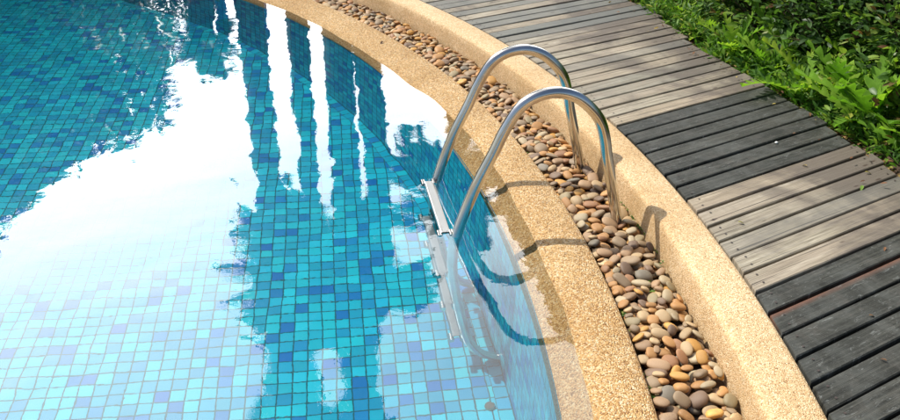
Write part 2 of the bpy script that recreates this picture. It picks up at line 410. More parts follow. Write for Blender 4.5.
wa = tag(lathe('pool_water', [(.001, 0), (2.2, 0), (4.4, 0), (6.29, 0)], M['water'], n=360), kind='structure')
wa.cycles.is_caustics_caster = True
tag(lathe('shallow_water', [(6.29, 0), (6.46, 0)], M['water_edge'], n=720), kind='structure')
tag(lathe('gravel_bed', [(6.586, -.032), (6.84, -.032)], M['soil'], n=360), kind='structure')
def wob(a): return 0
tag(lathe('kerb', [(6.836, -.06), (6.838, .070), (6.840, .100), (6.8445, .1095), (6.852, .1150), (6.862, .117), (6.980, .117), (6.991, .114), (6.997, .107), (6.999, .03)], M['kerb'], n=1080), kind='structure')
tag(lathe('deck_bearer_strip', [(6.993, .070), (7.02, .070), (7.021, .045), (7.98, .045)], M['dark_gap'], n=360), kind='structure')
tag(lathe('ground', [(7.975, .040), (8.05, .060), (8.3, .066), (8.5, .085), (12, .06), (30, 0), (400, 0)], M['soil'], n=360), kind='structure')

# boardwalk: parallel planks cut to the curve of the kerb
DIR = R(30.6); ux, uy = math.cos(DIR), math.sin(DIR); nx, ny = -uy, ux
PITCH = .0964; GAP = .0115; n_ref = .981                    # joint 0 lies low in the view
def cut(n, r):                                            # where the line at offset n along the planks meets radius r
    cs = CX*ux + CY*uy; cn_ = CX*nx + CY*ny
    q = r*r - (n-cn_)**2
    return cs + math.sqrt(q) if q > 0 else None
def flare(a): return min(.25, .032*max(0, a-21))              # the planted edge drifts outward further on
def build_planks(name, ks, mat, parent=None, rnd_=rnd):
    V = []; F = []; UV = []; B = []; G = []; RU = []; MI = []
    for k in ks:
        n0 = n_ref + k*PITCH + GAP/2 + rnd_.uniform(-.0012, .0012); n1 = n_ref + (k+1)*PITCH - GAP/2 + rnd_.uniform(-.0012, .0012)
        zt = .109 + rnd_.uniform(-.0025, .0025); rv = rnd_.random()
        grey = 1.0 if k in GREY else (.5 if rnd_.random() < .12 else 0.0)
        rust = 1.0 if k in RUST else 0.0
        e0 = rnd_.uniform(-.004, .004); e1 = rnd_.uniform(-.02, .02)
        b = .0035; RO = R_DECK1+flare(21+.87*(k-23))
        prof = [(n0, zt-.028), (n0, zt-b), (n0+b, zt), ] + [(n0+(n1-n0)*t, zt) for t in (.3, .5, .7)] + [(n1-b, zt), (n1, zt-b), (n1, zt-.028)]
        if cut(n0, 7.004) is None or cut(n1, 7.004) is None: continue
        NS = 14; base = len(V); m = len(prof)
        bow = rnd_.uniform(-.0015, .0015)
        for s_i in range(NS+1):
            t = s_i/NS
            for j, (n, z) in enumerate(prof):
                a = cut(n, 7.008)+e0; c_ = cut(n, RO)+e1
                if t == 0 and z > zt-b*.5: a += .002
                s_ = a+(c_-a)*t
                zz = z + bow*math.sin(t*math.pi*2+k)
                V.append((ux*s_+nx*n, uy*s_+ny*n, zz)); UV.append((s_, n)); B.append(rv); G.append(grey)
                RU.append(rust*max(0, 1-abs((n-n1)/.022)))
        for s_i in range(NS):
            for j in range(m-1):
                q = base+s_i*m+j; F.append((q, q+m, q+m+1, q+1)); MI.append(0)
        F.append(tuple(base+j for j in range(m))[::1]); MI.append(0)
        F.append(tuple(base+NS*m+j for j in range(m))[::-1]); MI.append(0)
        # two screws at each end
        for en in (0, 1):
            for t in (.25, .75):
                n = n0+(n1-n0)*t; s_ = (cut(n, 7.008)+.045) if en == 0 else (cut(n, RO)-.05)
                s_ += rnd_.uniform(-.006, .006)
                c0 = len(V)
                for q in range(8):
                    a = q*math.pi/4
                    V.append((ux*(s_+.0042*math.cos(a))+nx*(n+.0042*math.sin(a)), uy*(s_+.0042*math.cos(a))+ny*(n+.0042*math.sin(a)), zt+.0022))
                    UV.append((0, 0)); B.append(rv); G.append(0); RU.append(0)
                F.append(tuple(c0+q for q in range(8))); MI.append(1)
    o = mesh_np(name, V, F, [mat, M['screw']], parent, smooth=False, midx=MI, uv=UV,
                attrs={'brd': ('POINT', B), 'grey': ('POINT', G), 'rust': ('POINT', RU)})
    return o
GREY = {31, 32, 34, 35, 37, 39, 40, 42}
RUST = {3}
BLACK = set(range(-10, 5)) | set(range(11, 18))
ALL = range(-18, 66)
deck = tag(build_planks('boardwalk', [k for k in ALL if k not in BLACK], M['wood']), kind='structure')
o = build_planks('black_planks', sorted(BLACK), M['black_wood'], deck)

# ------------------------------------------------------------------ the pool ladder
LA = R(8.0); lu = Vector((math.cos(LA), math.sin(LA), 0)); lw = Vector((-.1666, .986, 0)).normalized()
lad = empty('pool_ladder', (0.026, 2.832, 0))
tag(lad, 'polished stainless steel ladder of two hooped rails stepping down into the pool', 'pool ladder')
def catmull(pts, n=8):
    pts = [Vector(p) for p in pts]; pts = [pts[0]*2-pts[1]] + pts + [pts[-1]*2-pts[-2]]; out = []
    for i in range(1, len(pts)-2):
        for k in range(n):
            t = k/n; a, b, c, d = pts[i-1:i+3]
            out.append(.5*((2*b)+(-a+c)*t+(2*a-5*b+4*c-d)*t*t+(-a+3*b-3*c+d)*t**3))
    return out+[pts[-2]]
prof = [(.200, -1.052), (.155, -1.045), (.100, -1.005), (.062, -.93), (.040, -.85), (.005, -.60), (-.018, -.34), (-.016, -.14), (0, 0),
        (.065, .188), (.134, .332), (.176, .424), (.225, .502), (.283, .543), (.358, .556), (.430, .535), (.488, .488), (.528, .435), (.550, .370), (.566, .290), (.596, .160), (.630, 0), (.642, -.06)]
WID = .478
def lp(u, v, z): return lu*u + lw*v + Vector((0, 0, z))
for v in (0, WID):
    mb = MB(); mb.tube([lp(q.x, v, q.y) for q in catmull([(a, b, 0) for a, b in prof], 8)], .0212, 24)
    rail = mb.build('rail', M['steel'], lad)
    mb = MB(); mb.tube([lp(.196, v, -1.051), lp(.225, v, -1.054)], .030, 20)
    autosmooth(mb.build('rubber_cap', M['rubber'], rail))
for q, (z, uc) in enumerate([(.004, -.040), (-.34, -.052), (-.60, -.032), (-.87, .002)]):
    st = MB()
    L_ = WID - .045; prf = []
    # a pressed tread: rounded nose, flat top, folded back edge
    for a in np.linspace(math.pi*1.2, math.pi*.5, 7): prf.append((-.012+.010*math.cos(a), -.010+.010*math.sin(a)))
    prf += [(.014, 0), (.018, -.003), (.019, -.018), (.015, -.018), (.014, -.005), (-.012, -.004)]
    vs = []; m = len(prf)
    for e in (0, 1):
        for du, dz in prf: vs.append(lp(uc+du, .0225+L_*e, z+dz))
    fs = [(j, (j+1) % m, m+(j+1) % m, m+j) for j in range(m)]
    st.add(vs, fs); step = autosmooth(st.build('step', M['tread'] if q == 0 else M['dull_steel'], lad), 30)
    for e in (.022, WID-.022):
        for du in (-.024, .022):
            b_ = MB(); b_.tube([lp(uc+du, e-.020, z-.012), lp(uc+du, e+.020, z-.012)], [.0125, .0125], 14)
            autosmooth(b_.build('bolt', M['steel'], step))

# ------------------------------------------------------------------ river pebbles between coping and kerb
r0, r1, RM = R_COP+.004, R_KERB0-.004, 6.71
a0, a1 = R(-8), R(50); cell = .003
nsx, nsy = int((a1-a0)*RM/cell), int((r1-r0)/cell)
Hf = np.full((nsx, nsy), -.030)
# base shapes
def ico(sub):
    import bmesh
    bm = bmesh.new(); bmesh.ops.create_icosphere(bm, subdivisions=sub, radius=1)
    V = np.array([v.co[:] for v in bm.verts]); F = np.array([[v.index for v in f.verts] for f in bm.faces]); bm.free(); return V, F
IV, IF = ico(4); IVl, IFl = ico(3)
def pebble_shape(V, sd):
    r_ = np.random.default_rng(sd); W = V.copy()
    k = r_.normal(size=(5, 3))*1.1; ph = r_.uniform(0, 6, 5)
    d = sum(np.sin(V@k[i]+ph[i])*.055 for i in range(5))
    W = W*(1+d[:, None])
    pw = r_.uniform(.72, .95)           # squarish or round outline
    W[:, :2] = np.sign(W[:, :2])*np.abs(W[:, :2])**pw
    W[:, 2] *= 1-.12*W[:, 0]*r_.uniform(-1, 1)
    return W
NSH = 12
SH = [pebble_shape(IV, i) for i in range(NSH)]; SHl = [pebble_shape(IVl, i) for i in range(NSH)]
PAL = [((.42, .27, .155), 'pinkish brown', 19), ((.35, .25, .155), 'grey brown', 13), ((.53, .28, .105), 'orange brown', 20), ((.53, .38, .215), 'tan', 17),
       ((.23, .15, .10), 'dark purplish brown', 9), ((.25, .215, .165), 'slate grey', 3), ((.61, .33, .09), 'amber', 8), ((.48, .39, .255), 'pale grey', 5), ((.34, .27, .155), 'olive grey', 5), ((.40, .205, .10), 'rust red', 8)]
pw_ = np.array([p[2] for p in PAL], float); pw_ /= pw_.sum()
peb = []
NP = 2900
for it in range(NP):
    big = it > NP*.45
    a = rng.uniform(.018, .032) if not big else rng.choice([rng.uniform(.016, .022), rng.uniform(.022, .030), rng.uniform(.026, .036)]); b = a*rng.uniform(.58, .88); c = b*rng.uniform(.40, .60)
    best = None
    rad = int(math.ceil(a/cell))
    for tr in range(7):
        i = rng.integers(rad, nsx-rad); j = rng.integers(int(b*.9/cell), nsy-int(b*.9/cell)); th = rng.uniform(0, math.pi)
        jl, jh = max(j-rad, 0), min(j+rad+1, nsy)
        X, Y = np.meshgrid((np.arange(i-rad, i+rad+1)-i)*cell, (np.arange(jl, jh)-j)*cell, indexing='ij')
        ct, st_ = math.cos(th), math.sin(th); x = X*ct+Y*st_; y = -X*st_+Y*ct
        q = 1-(x/a)**2-(y/b)**2; mk = q > 0
        # keep the stone inside the strip
        ext = math.sqrt((a*st_)**2+(b*ct)**2)
        if j*cell < ext*.93 or (nsy-j)*cell < ext*.93: continue
        h = c*np.sqrt(np.where(mk, q, 0)); sub = Hf[i-rad:i+rad+1, jl:jh]
        z = np.max(np.where(mk, sub+h, -9))
        if best is None or z < best[0]: best = (z, i, j, th, jl, jh, mk, h)
    if best is None: continue
    z, i, j, th, jl, jh, mk, h = best
    z -= c*.30                                             # let neighbours nestle
    if z > .014: continue
    sub = Hf[i-rad:i+rad+1, jl:jh]
    gx_ = (sub[-1].mean()-sub[0].mean())/(2*rad*cell); gy_ = (sub[:, -1].mean()-sub[:, 0].mean())/max((jh-jl)*cell, 1e-3)
    sub[:] = np.where(mk, np.maximum(sub, z+h), sub)
    ang = a0+(i*cell)/RM; r_ = r0+j*cell
    peb.append((ang, r_, z, a, b, c, th, gx_, gy_, rng.integers(NSH), rng.choice(len(PAL), p=pw_), rng.normal()))
# how large each shows from the standing viewpoint: top layer and near ones first
def top_seen(p):
    i = int((p[0]-a0)*RM/cell); j = int((p[1]-r0)/cell)
    k = max(1, int(p[4]*.6/cell)); sub = Hf[max(i-k, 0):i+k+1, max(j-k, 0):j+k+1]
    return float((sub <= p[2]+p[5]*1.03).mean())
scored = []
for n_, p in enumerate(peb):
    x = CX+p[1]*math.cos(p[0]); y = CY+p[1]*math.sin(p[0])
    dist = math.sqrt(x*x+y*y+1.686**2)
    cpt = Vector((x, y, -1.686)); dep = math.sin(.508)*1.686+math.cos(.508)*y; sy_ = (-1.686*math.cos(.508)+math.sin(.508)*y)/dep*865; sxp = x/dep*865
    vis = abs(sxp) < 448 and abs(sy_) < 208
    scored.append((top_seen(p)**2*p[3]*p[4]/dist**2 if vis else 0, n_))
scored.sort(reverse=True); TOP = {n_ for s_, n_ in scored[:292] if s_ > 0}
protos = [mesh_np('river_pebble', SH[k], IF, M['stone_obj'], do_link=False) for k in range(NSH)]
massV = []; massF = []; massC = []; nv = 0
def pmat(p):
    ang, r_, z, a, b, c, th, gx_, gy_, *_ = p
    t = math.pi/2+ang
    n = Vector((-.7*gx_+.34*math.sin(a*9e4), -.7*gy_+.34*math.cos(b*7e4), 1)).normalized()
    q = Vector((0, 0, 1)).rotation_difference(n).to_matrix().to_4x4()
    # strip frame: x along the arc (increasing angle), y outward
    fr_ = Matrix(((-math.sin(ang), math.cos(ang), 0, 0), (math.cos(ang), math.sin(ang), 0, 0), (0, 0, 1, 0), (0, 0, 0, 1)))
    return Matrix.Translation((CX+r_*math.cos(ang), CY+r_*math.sin(ang), z)) @ fr_ @ q @ Matrix.Rotation(th, 4, 'Z') @ Matrix.Diagonal((a, b, c, 1))
SZ = lambda a: 'small' if a < .022 else ('medium' if a < .029 else 'large')
def near_what(ang, r_):
    d = math.degrees(ang)
    pos_ = 'beside the flush coping' if r_ < 6.655 else ('against the raised kerb' if r_ > 6.775 else 'amid the strip')
    al = 'near photo bottom' if d < 4.5 else ('below the ladder feet' if d < 10 else ('around the ladder feet' if d < 15 else ('behind the ladder hoops' if d < 23 else 'in the far run')))
    return pos_, al
for n_, p in enumerate(peb):
    base = np.array(PAL[p[10]][0])*(1+.10*p[11]); base = np.clip(base*.92, .03, .8)
    mt = pmat(p)
    if n_ in TOP:
        o = bpy.data.objects.new('river_pebble', protos[p[9]]); COL.objects.link(o); o.matrix_world = mt
        o.color = (*base, 1)
        pos_, al = near_what(p[0], p[1])
        tag(o, f'{SZ(p[3])} {PAL[p[10]][1]} pebble {pos_} {al}', 'pebble', 'smooth river pebbles filling the strip between coping and kerb')
    else:
        m3 = np.array(mt); V = SHl[p[9]]@m3[:3, :3].T+m3[:3, 3]
        massV.append(V); massF.append(IFl+nv); nv += len(V); massC.append(np.tile(base, (len(V), 1)))
tag(mesh_np('pebble_bed', np.concatenate(massV), np.concatenate(massF), M['stone_mass'], attrs={'col': ('POINT', np.concatenate(massC))}), kind='stuff')

# ------------------------------------------------------------------ planting
def rot_frames(dirs, ups):
    """rows of 3x3 matrices with x along dirs, z near ups"""
    x = dirs/np.linalg.norm(dirs, axis=1, keepdims=True)
    y = np.cross(ups, x); y /= np.linalg.norm(y, axis=1, keepdims=True)+1e-9
    z = np.cross(x, y)
    return np.stack([x, y, z], -1)               # columns
def scatter(tv, tf, pos, frames, scale, vals):
    """copies of one leaf merged into arrays"""
    n = len(pos); k = len(tv)
    V = np.einsum('nij,kj->nki', frames, tv)*scale[:, None, None] + pos[:, None, :]
    F = (tf[None] + (np.arange(n)*k)[:, None, None]).reshape(-1, tf.shape[1])
    return V.reshape(-1, 3), F, np.repeat(vals, k)
def leaf_template(L_=1.0, W_=.42, fold=.12, droop=.18, n=4, tip=.8):
    """an oval leaf folded along its midrib, tip bending down"""
    V = []; F = []
    for i in range(n+1):
        t = i/n; w_ = W_/2*math.sin(math.pi*min(1, t*tip+.06)**.85)*(1 if t < 1 else .12) if 0 < i else .02
        x = t*L_; z = -droop*t*t
        V += [(x, -w_, z+fold*w_*2), (x, 0, z), (x, w_, z+fold*w_*2)]
    for i in range(n):
        a = i*3; F += [(a, a+3, a+4, a+1), (a+1, a+4, a+5, a+2)]
    return np.array(V), np.array(F)
LEAF_V, LEAF_F = leaf_template()
SLIM_V, SLIM_F = leaf_template(W_=.26, fold=.15, droop=.25)
def unit(v): return v/(np.linalg.norm(v, axis=1, keepdims=True)+1e-9)

def foliage_mesh(parts):
    V = np.concatenate([p[0] for p in parts]); off = 0; Fs = []
    for p in parts: Fs.append(p[1]+off); off += len(p[0])
    return V, np.concatenate(Fs), np.concatenate([p[2] for p in parts])

# --- leafy shrubs of the hedge: twigs carrying pairs of oval leaves
def shrub(a, r, rad, h, nb, seed, label, tone=(0, 1), leaf=(.034, .064), col=None):
    r_ = np.random.default_rng(seed); c = P(a, r+flare(a), .07)
    e = empty('leafy_shrub', c, R(a)); tag(e, label, 'shrub', 'leafy shrubs of the hedge behind the boardwalk')
    st = MB(); pos = []; dr = []; sc = []; vl = []
    for b in range(nb):
        th = r_.uniform(0, 2*math.pi); el = math.asin(r_.uniform(-.15, 1)); 
        tipd = np.array([math.cos(th)*math.cos(el), math.sin(th)*math.cos(el), max(math.sin(el), .0)])
        tip = np.array([tipd[0]*rad, tipd[1]*rad, .05+tipd[2]*h])*r_.uniform(.72, 1.06)
        tip[2] = max(tip[2], .03)
        root = np.array([r_.normal()*.05, r_.normal()*.05, 0]); mid = (root*.4+tip*.6)+r_.normal(size=3)*.05; mid[2] = abs(mid[2])+.04
        ps = [root*(1-t)**2+2*mid*t*(1-t)+tip*t*t for t in np.linspace(0, 1, 7)]
        if b % 5 == 0: st.tube([Vector(q) for q in ps], [.008, .007, .006, .005, .004, .003, .002], 5, cap=False)
        nl = r_.integers(7, 13); tb = r_.uniform(*tone)
        for k in range(nl):
            t = .45+.55*k/nl; q = root*(1-t)**2+2*mid*t*(1-t)+tip*t*t
            ax = (tip-mid); ax /= np.linalg.norm(ax)+1e-9
            sd_ = np.cross(ax, [0, 0, 1]); sd_ /= np.linalg.norm(sd_)+1e-9
            d = ax*.55+sd_*(1 if k % 2 else -1)*.8+r_.normal(size=3)*.35+np.array([0, 0, .15])
            pos.append(q); dr.append(d); sc.append(r_.uniform(*leaf)); vl.append(np.clip(tb+r_.normal()*.12, 0, .97))
        # terminal leaves
        for k in range(2):
            pos.append(tip); dr.append(tipd+r_.normal(size=3)*.4); sc.append(r_.uniform(*leaf)); vl.append(np.clip(tb+.15+r_.normal()*.1, 0, 1))
    pos = np.array(pos); dr = unit(np.array(dr)); up = unit(np.array([0, 0, 1.0])+r_.normal(size=(len(pos), 3))*.45)
    V, F, A = scatter(LEAF_V, LEAF_F, pos, rot_frames(dr, up), np.array(sc), np.array(vl))
    mesh_np('foliage', V, F, M['shrub_leaf'], e, attrs={'rnd': ('POINT', A)})
    st.build('stem', M['stem'], e)
    return e
# --- ferns with lobed fronds
def frond_template(n=8, W_=.40, droop=.5):
    V = []; F = []
    for i in range(n*4+1):
        t = i/(n*4); x = t; z = .30*t - droop*t*t
        lob = abs(math.sin(t*n*math.pi))**1.4; env = (math.sin(math.pi*min(1, .16+t*.84)**.8)**.8)*W_/2
        w_ = env*(.22+.78*lob**.8) if t < .9 else env*.8
        fw = .10*lob                                     # lobes sweep forward
        V += [(x+fw, -w_, z+.10*w_), (x, 0, z), (x+fw, w_, z+.10*w_)]
    for i in range(n*4):
        a = i*3; F += [(a, a+3, a+4, a+1), (a+1, a+4, a+5, a+2)]
    return np.array(V), np.array(F)
FR_V, FR_F = frond_template()
def fern(a, r, nfr, L_, seed, label, lean=(0, 0)):
    r_ = np.random.default_rng(seed); c = P(a, r+.05+flare(a), .055)
    e = empty('fern', c, 0); tag(e, label, 'fern', 'bright green ferns along the boardwalk edge')
    th = np.linspace(0, 2*math.pi, nfr, endpoint=False)+r_.uniform(-.3, .3, nfr)
    el = r_.uniform(.55, 1.35, nfr)
    d = np.stack([np.cos(th)*np.cos(el)+lean[0], np.sin(th)*np.cos(el)+lean[1], np.sin(el)], -1)
    up = np.stack([-np.cos(th)*np.sin(el), -np.sin(th)*np.sin(el), np.cos(el)], -1)+r_.normal(size=(nfr, 3))*.25
    sc = L_*r_.uniform(.75, 1.3, nfr)
    V, F, A = scatter(FR_V, FR_F, r_.normal(size=(nfr, 3))*np.array([.02, .02, 0]), rot_frames(d, up), sc, np.clip(r_.normal(.55, .22, nfr), 0, 1))
    mesh_np('fronds', V, F, M['fern_leaf'], e, attrs={'rnd': ('POINT', A)})
    mb = MB(); mb.tube([(0, 0, -.02), (.005, 0, .01), (.008, .004, .03)], [.016, .014, .008], 8); mb.build('crown_base', M['stem'], e)
    return e

shr = [(3.0, 8.62, .60, .95, 330, 'dark green shrub low on the right, mostly beyond the frame edge', (.05, .6)),
       (8.6, 8.58, .56, 1.0, 620, 'small-leaved dark shrub behind the fern at the right edge', (.1, .75)),
       (13.2, 8.62, .58, 1.05, 640, 'glossy oval-leaved shrub rising in the upper right corner', (.1, .9)),
       (17.6, 8.60, .55, .95, 560, 'shadowy purplish green shrub behind the middle ferns', (.0, .55)),
       (21.8, 8.58, .54, .9, 480, 'dense mid green shrub above the fourth run of planks', (.15, .85)),
       (26.2, 8.60, .56, .9, 380, 'leafy shrub at the far end of the hedge, top centre right', (.2, .9)),
       (31.0, 8.66, .58, .9, 260, 'far leafy shrub beyond the top edge behind the boardwalk', (.2, .9))]
for i, (a, r, rad, h, nb, lb, tn) in enumerate(shr): shrub(a, r, rad, h, int(nb*1.3), 100+i, lb, tn)
for i, (a, r, rad, h, nb) in enumerate([(11.0, 9.3, .8, 1.5, 320), (18.5, 9.3, .8, 1.5, 320), (26, 9.4, .8, 1.4, 260), (4, 9.4, .8, 1.4, 200), (36, 9.2, .8, 1.1, 240)]):
    shrub(a, r, rad, h, nb, 140+i, ['tall dark shrub in the second row behind the upper right corner', 'tall shrub in the second row behind the middle ferns', 'tall shrub in the second row at the far end', 'tall shrub in the second row off the right edge', 'low shrub past the far end of the hedge'][i], (.0, .6), (.05, .085))
fe = [(12.9, 8.10, 12, .37, 'largest bright fern with long lobed fronds standing in the middle right of the border'),
      (16.2, 8.03, 10, .28, 'pale green fern whose broad frond hangs over the black planks'),
      (14.6, 8.14, 11, .32, 'fern between the pale overhanging one and the largest one'),
      (10.9, 8.12, 10, .29, 'upright fern beside the leaf litter near the right edge'),
      (9.2, 8.14, 11, .22, 'small fern half cut by the right edge of the photo'),
      (18.3, 8.10, 12, .23, 'fern just above the upper end of the black planks'),
      (20.4, 8.08, 11, .21, 'low fern beside the dark stained planks'),
      (22.6, 8.08, 10, .18, 'small fern near the second stained patch of planks'),
      (24.8, 8.10, 10, .17, 'little fern close to the far end of the border'),
      (19.4, 8.30, 12, .30, 'taller fern rising against the dark shrub in the middle'),
      (15.6, 8.34, 12, .32, 'tall narrow fern behind the pale overhanging one'),
      (11.9, 8.34, 11, .30, 'tall fern behind the largest one in front of the oval leaves')]
for i, (a, r, nf, L_, lb) in enumerate(fe):
    cdir = -(P(a, 1, 0)-Vector((CX, CY, 0)))
    fern(a, r, nf, L_, 200+i, lb, (cdir.x*.22, cdir.y*.22))

# --- low ground cover creeping to the planks
r_ = np.random.default_rng(5); pos = []; dr = []; sc = []; vl = []
for k in range(900):
    a = r_.uniform(0, 34); rr = 8.00+flare(a)+abs(r_.normal())*.10+.02*math.sin(a*2.1)+.02*math.sin(a*5.3)
    hh = r_.uniform(.02, .10)*(1 if rr < 8.05 else 1.5); c = np.array(P(a, rr, .05)); tone = r_.uniform(.1, .9)
    if 9.2 < a < 12.2 and rr < 8.04 and r_.random() < .75: continue      # bare litter patch
    for j in range(r_.integers(6, 12)):
        th = r_.uniform(0, 6.28); el = r_.uniform(.1, 1.3)
        pos.append(c+np.array([math.cos(th)*.03, math.sin(th)*.03, hh*r_.uniform(.2, 1)])); dr.append([math.cos(th)*math.cos(el), math.sin(th)*math.cos(el), math.sin(el)])
        sc.append(r_.uniform(.028, .062)); vl.append(np.clip(tone+r_.normal()*.12, 0, 1))
pos = np.array(pos); dr = np.array(dr)
V, F, A = scatter(SLIM_V, SLIM_F, pos, rot_frames(dr, unit(np.array([0, 0, 1.])+r_.normal(size=(len(pos), 3))*.5)), np.array(sc), np.array(vl))
tag(mesh_np('ground_cover', V, F, M['cover_leaf'], attrs={'rnd': ('POINT', A)}), kind='stuff')
# --- leaf litter between the planks and the plants
def litter(name, n, seed, fn, szr):
    r_ = np.random.default_rng(seed); pos = []; 
    for k in range(n): pos.append(fn(r_))
    pos = np.array(pos); th = r_.uniform(0, 6.28, n)
    d = np.stack([np.cos(th), np.sin(th), r_.normal(size=n)*.15], -1)
    return scatter(SLIM_V*np.array([1, 1.5, 1.2]), SLIM_F, pos, rot_frames(d, unit(np.array([0, 0, 1.])+r_.normal(size=(n, 3))*.3)), r_.uniform(*szr, n), r_.uniform(0, 1, n))
def lit(r_):
    a = r_.uniform(0, 32); rr = 7.94+abs(r_.normal())*.05 if r_.random() < .94 else 7.93-abs(r_.normal())*.08
    rr += flare(a)
    return np.array(P(a, rr, (.116 if rr-flare(a) < 7.93 else .062)+r_.uniform(0, .02)))
V, F, A = litter('leaf_litter', 1500, 9, lit, (.008, .030))
tag(mesh_np('leaf_litter', V, F, M['litter'], attrs={'rnd': ('POINT', A)}), kind='stuff')
def grass(r_):
    a, rr = [(1.2, 6.60), (4.2, 6.60), (7.4, 6.835), (6.0, 6.74), (9.5, 6.835), (10.5, 6.837), (14.5, 6.60)][r_.integers(7)]
    return np.array(P(a+r_.normal()*.35, rr+r_.normal()*.006, .0))
V, F, A = litter('weeds', 120, 19, grass, (.010, .024))
tag(mesh_np('weed_sprigs', V, F, M['cover_leaf'], attrs={'rnd': ('POINT', A)}), kind='stuff')
# --- single fallen leaves
FL = [(9.6, 7.80, .024, .93, 'tiny yellow fallen leaf on the pale planks beside the litter'), (10.3, 7.60, .020, .85, 'yellow-brown leaf scrap on the weathered planks near the hedge'), (8.8, 7.72, .028, 1.0, 'green fallen leaf on a greyish plank near the right edge'),
      (7.3, 7.12, .022, .95, 'yellow leaf speck on the split plank end beside the kerb'), (3.2, 7.62, .020, .97, 'yellow-green leaf speck in a gap of the lower black planks'),
      (5.5, 7.55, .018, .45, 'orange-brown leaf scrap in the rusty seam of black planks'), (2.6, 7.30, .017, .5, 'pinkish leaf scrap in a joint of the lower black planks'), (.9, 7.25, .017, .45, 'small tan leaf scrap caught low in the black planks'),
      (30.2, 6.50, .030, .0, 'dark curled dead leaf lying on the coping far up')]
for i, (a, rr, s_, v_, lb) in enumerate(FL):
    z = .114 if rr > 7 else .030
    V, F, A = scatter(SLIM_V*np.array([1, 1.8, 2.0]), SLIM_F, np.zeros((1, 3)), rot_frames(np.array([[math.cos(i*2.1), math.sin(i*2.1), .12]]), np.array([[.1, .2, 1.]])), np.array([s_]), np.array([v_]))
    V2 = np.concatenate([V, V+np.array([0, 0, -.0012])]); F2 = np.concatenate([F, F[:, ::-1]+len(V)])
    o = mesh_np('fallen_leaf', V2, F2, M['litter'], attrs={'rnd': ('POINT', np.r_[A, A])}); o.location = P(a, rr, z+.002)
    tag(o, lb, 'leaf', 'single fallen leaves')
mb = MB(); mb.tube([(0, 0, 0), (0, 0, .005), (0, 0, .007)], [.0075, .0065, .003], 9)
o = mb.build('pebble_chip', M['rubber']); o.location = P(12.1, 7.60, .110); tag(o, 'small white chip lying on the upper black planks', 'stone chip')

# --- inlet disc in the pool floor
mb = MB(); mb.tube([(0, 0, 0), (0, 0, .010), (0, 0, .014)], [.020, .020, .016], 32); inl = autosmooth(mb.build('floor_inlet', M['inlet']))
inl.location = (.15, 2.60, FZ); tag(inl, 'round cream inlet cover on the pool floor at the bottom edge of the photo', 'pool inlet')

# ------------------------------------------------------------------ palms and trees beyond the pool (seen mirrored in the water)
def frond_big(L_=1.6, n=26, droop=.75, leaf=.34):
    """one feathery palm frond along +x: rachis and drooping leaflets"""
    V = []; F = []
    def rach(t): return np.array([t*L_*(1-.12*t), 0, .32*L_*t-droop*L_*t*t])
    for i in range(12):
        p, q = rach(i/12), rach((i+1)/12); k = len(V); w0, w1 = .014*(1-i/13), .014*(1-(i+1)/13)
        V += [p+[0, -w0, 0], p+[0, w0, 0], q+[0, w1, 0], q+[0, -w1, 0]]; F.append((k, k+1, k+2, k+3))
    for i in range(n):
        t = .10+.9*i/n; p = rach(t); ll = leaf*math.sin(math.pi*(.18+.74*t))
        for sd_ in (-1, 1):
            k = len(V); d = np.array([.62, sd_*.78, -.10]); e2 = np.array([.80, sd_*.42, -.62])
            m_ = p+d*ll*.5; tp = m_+e2*ll*.55; wv = np.array([.017, -sd_*.006, 0])
            V += [p-wv, p+wv, m_+wv, m_-wv, tp+wv*.15, tp-wv*.15]; F += [(k, k+1, k+2, k+3), (k+3, k+2, k+4, k+5)]
    return np.array(V), np.array(F)
def palm(x, y, h, rt, nf, L_, seed, label, skirt=None, bark='bark', top=None, el_rng=(-.45, 1.2), pw=2):
    r_ = np.random.default_rng(seed)
    e = empty('palm_tree', (x, y, 0)); tag(e, label, 'palm tree', 'palm trees beyond the far side of the pool')
    mb = MB(); pts = []; rad = []
    n = int(h/.09); lx = top[0] if top else 0
    for i in range(n+1):
        t = i/n; pts.append((lx*t**pw+.03*math.sin(t*5+seed), .03*math.sin(t*4), h*t)); rad.append(rt*(1.12-.2*t)*(1.05 if i % 2 else .97))
    mb.tube(pts, rad, 16); mb.build('trunk', M[bark], e)
    hx, hy = pts[-1][0], pts[-1][1]
    if nf:
        th = r_.uniform(0, 6.283, nf); el = r_.uniform(*el_rng, nf)
        d = np.stack([np.cos(th)*np.cos(el), np.sin(th)*np.cos(el), np.sin(el)], -1)
        up = np.stack([-np.cos(th)*np.sin(el), -np.sin(th)*np.sin(el), np.cos(el)], -1)
        tv, tf = frond_big(1.0, 26, .55, .34)
        V, F, A = scatter(tv, tf, np.tile([hx, hy, h], (nf, 1))+0*d, rot_frames(d, up), L_*r_.uniform(.8, 1.1, nf), r_.uniform(0, 1, nf))
        mesh_np('crown', V, F, M['palm_leaf'], e, attrs={'rnd': ('POINT', A)}, smooth=False)
    if skirt:                                          # dry fronds hanging round the trunk
        z0, z1, sr = skirt; k = int((z1-z0)*330*sr/.35)
        th = r_.uniform(0, 6.283, k); rr = sr*np.sqrt(r_.uniform(.25, 1, k)); z = r_.uniform(z0, z1, k)
        pos = np.stack([hx*(z/h)**pw+rr*np.cos(th), rr*np.sin(th), z], -1)
        d = np.stack([np.cos(th)*.35, np.sin(th)*.35, -1+0*th], -1)+r_.normal(size=(k, 3))*.18
        V, F, A = scatter(SLIM_V*np.array([1, .8, 1]), SLIM_F, pos, rot_frames(unit(d), np.stack([np.cos(th), np.sin(th), .2+0*th], -1)), r_.uniform(.25, .5, k), r_.uniform(0, 1, k))
        mesh_np('hanging_fronds', V, F, M['palm_leaf'], e, attrs={'rnd': ('POINT', A)})
    return e
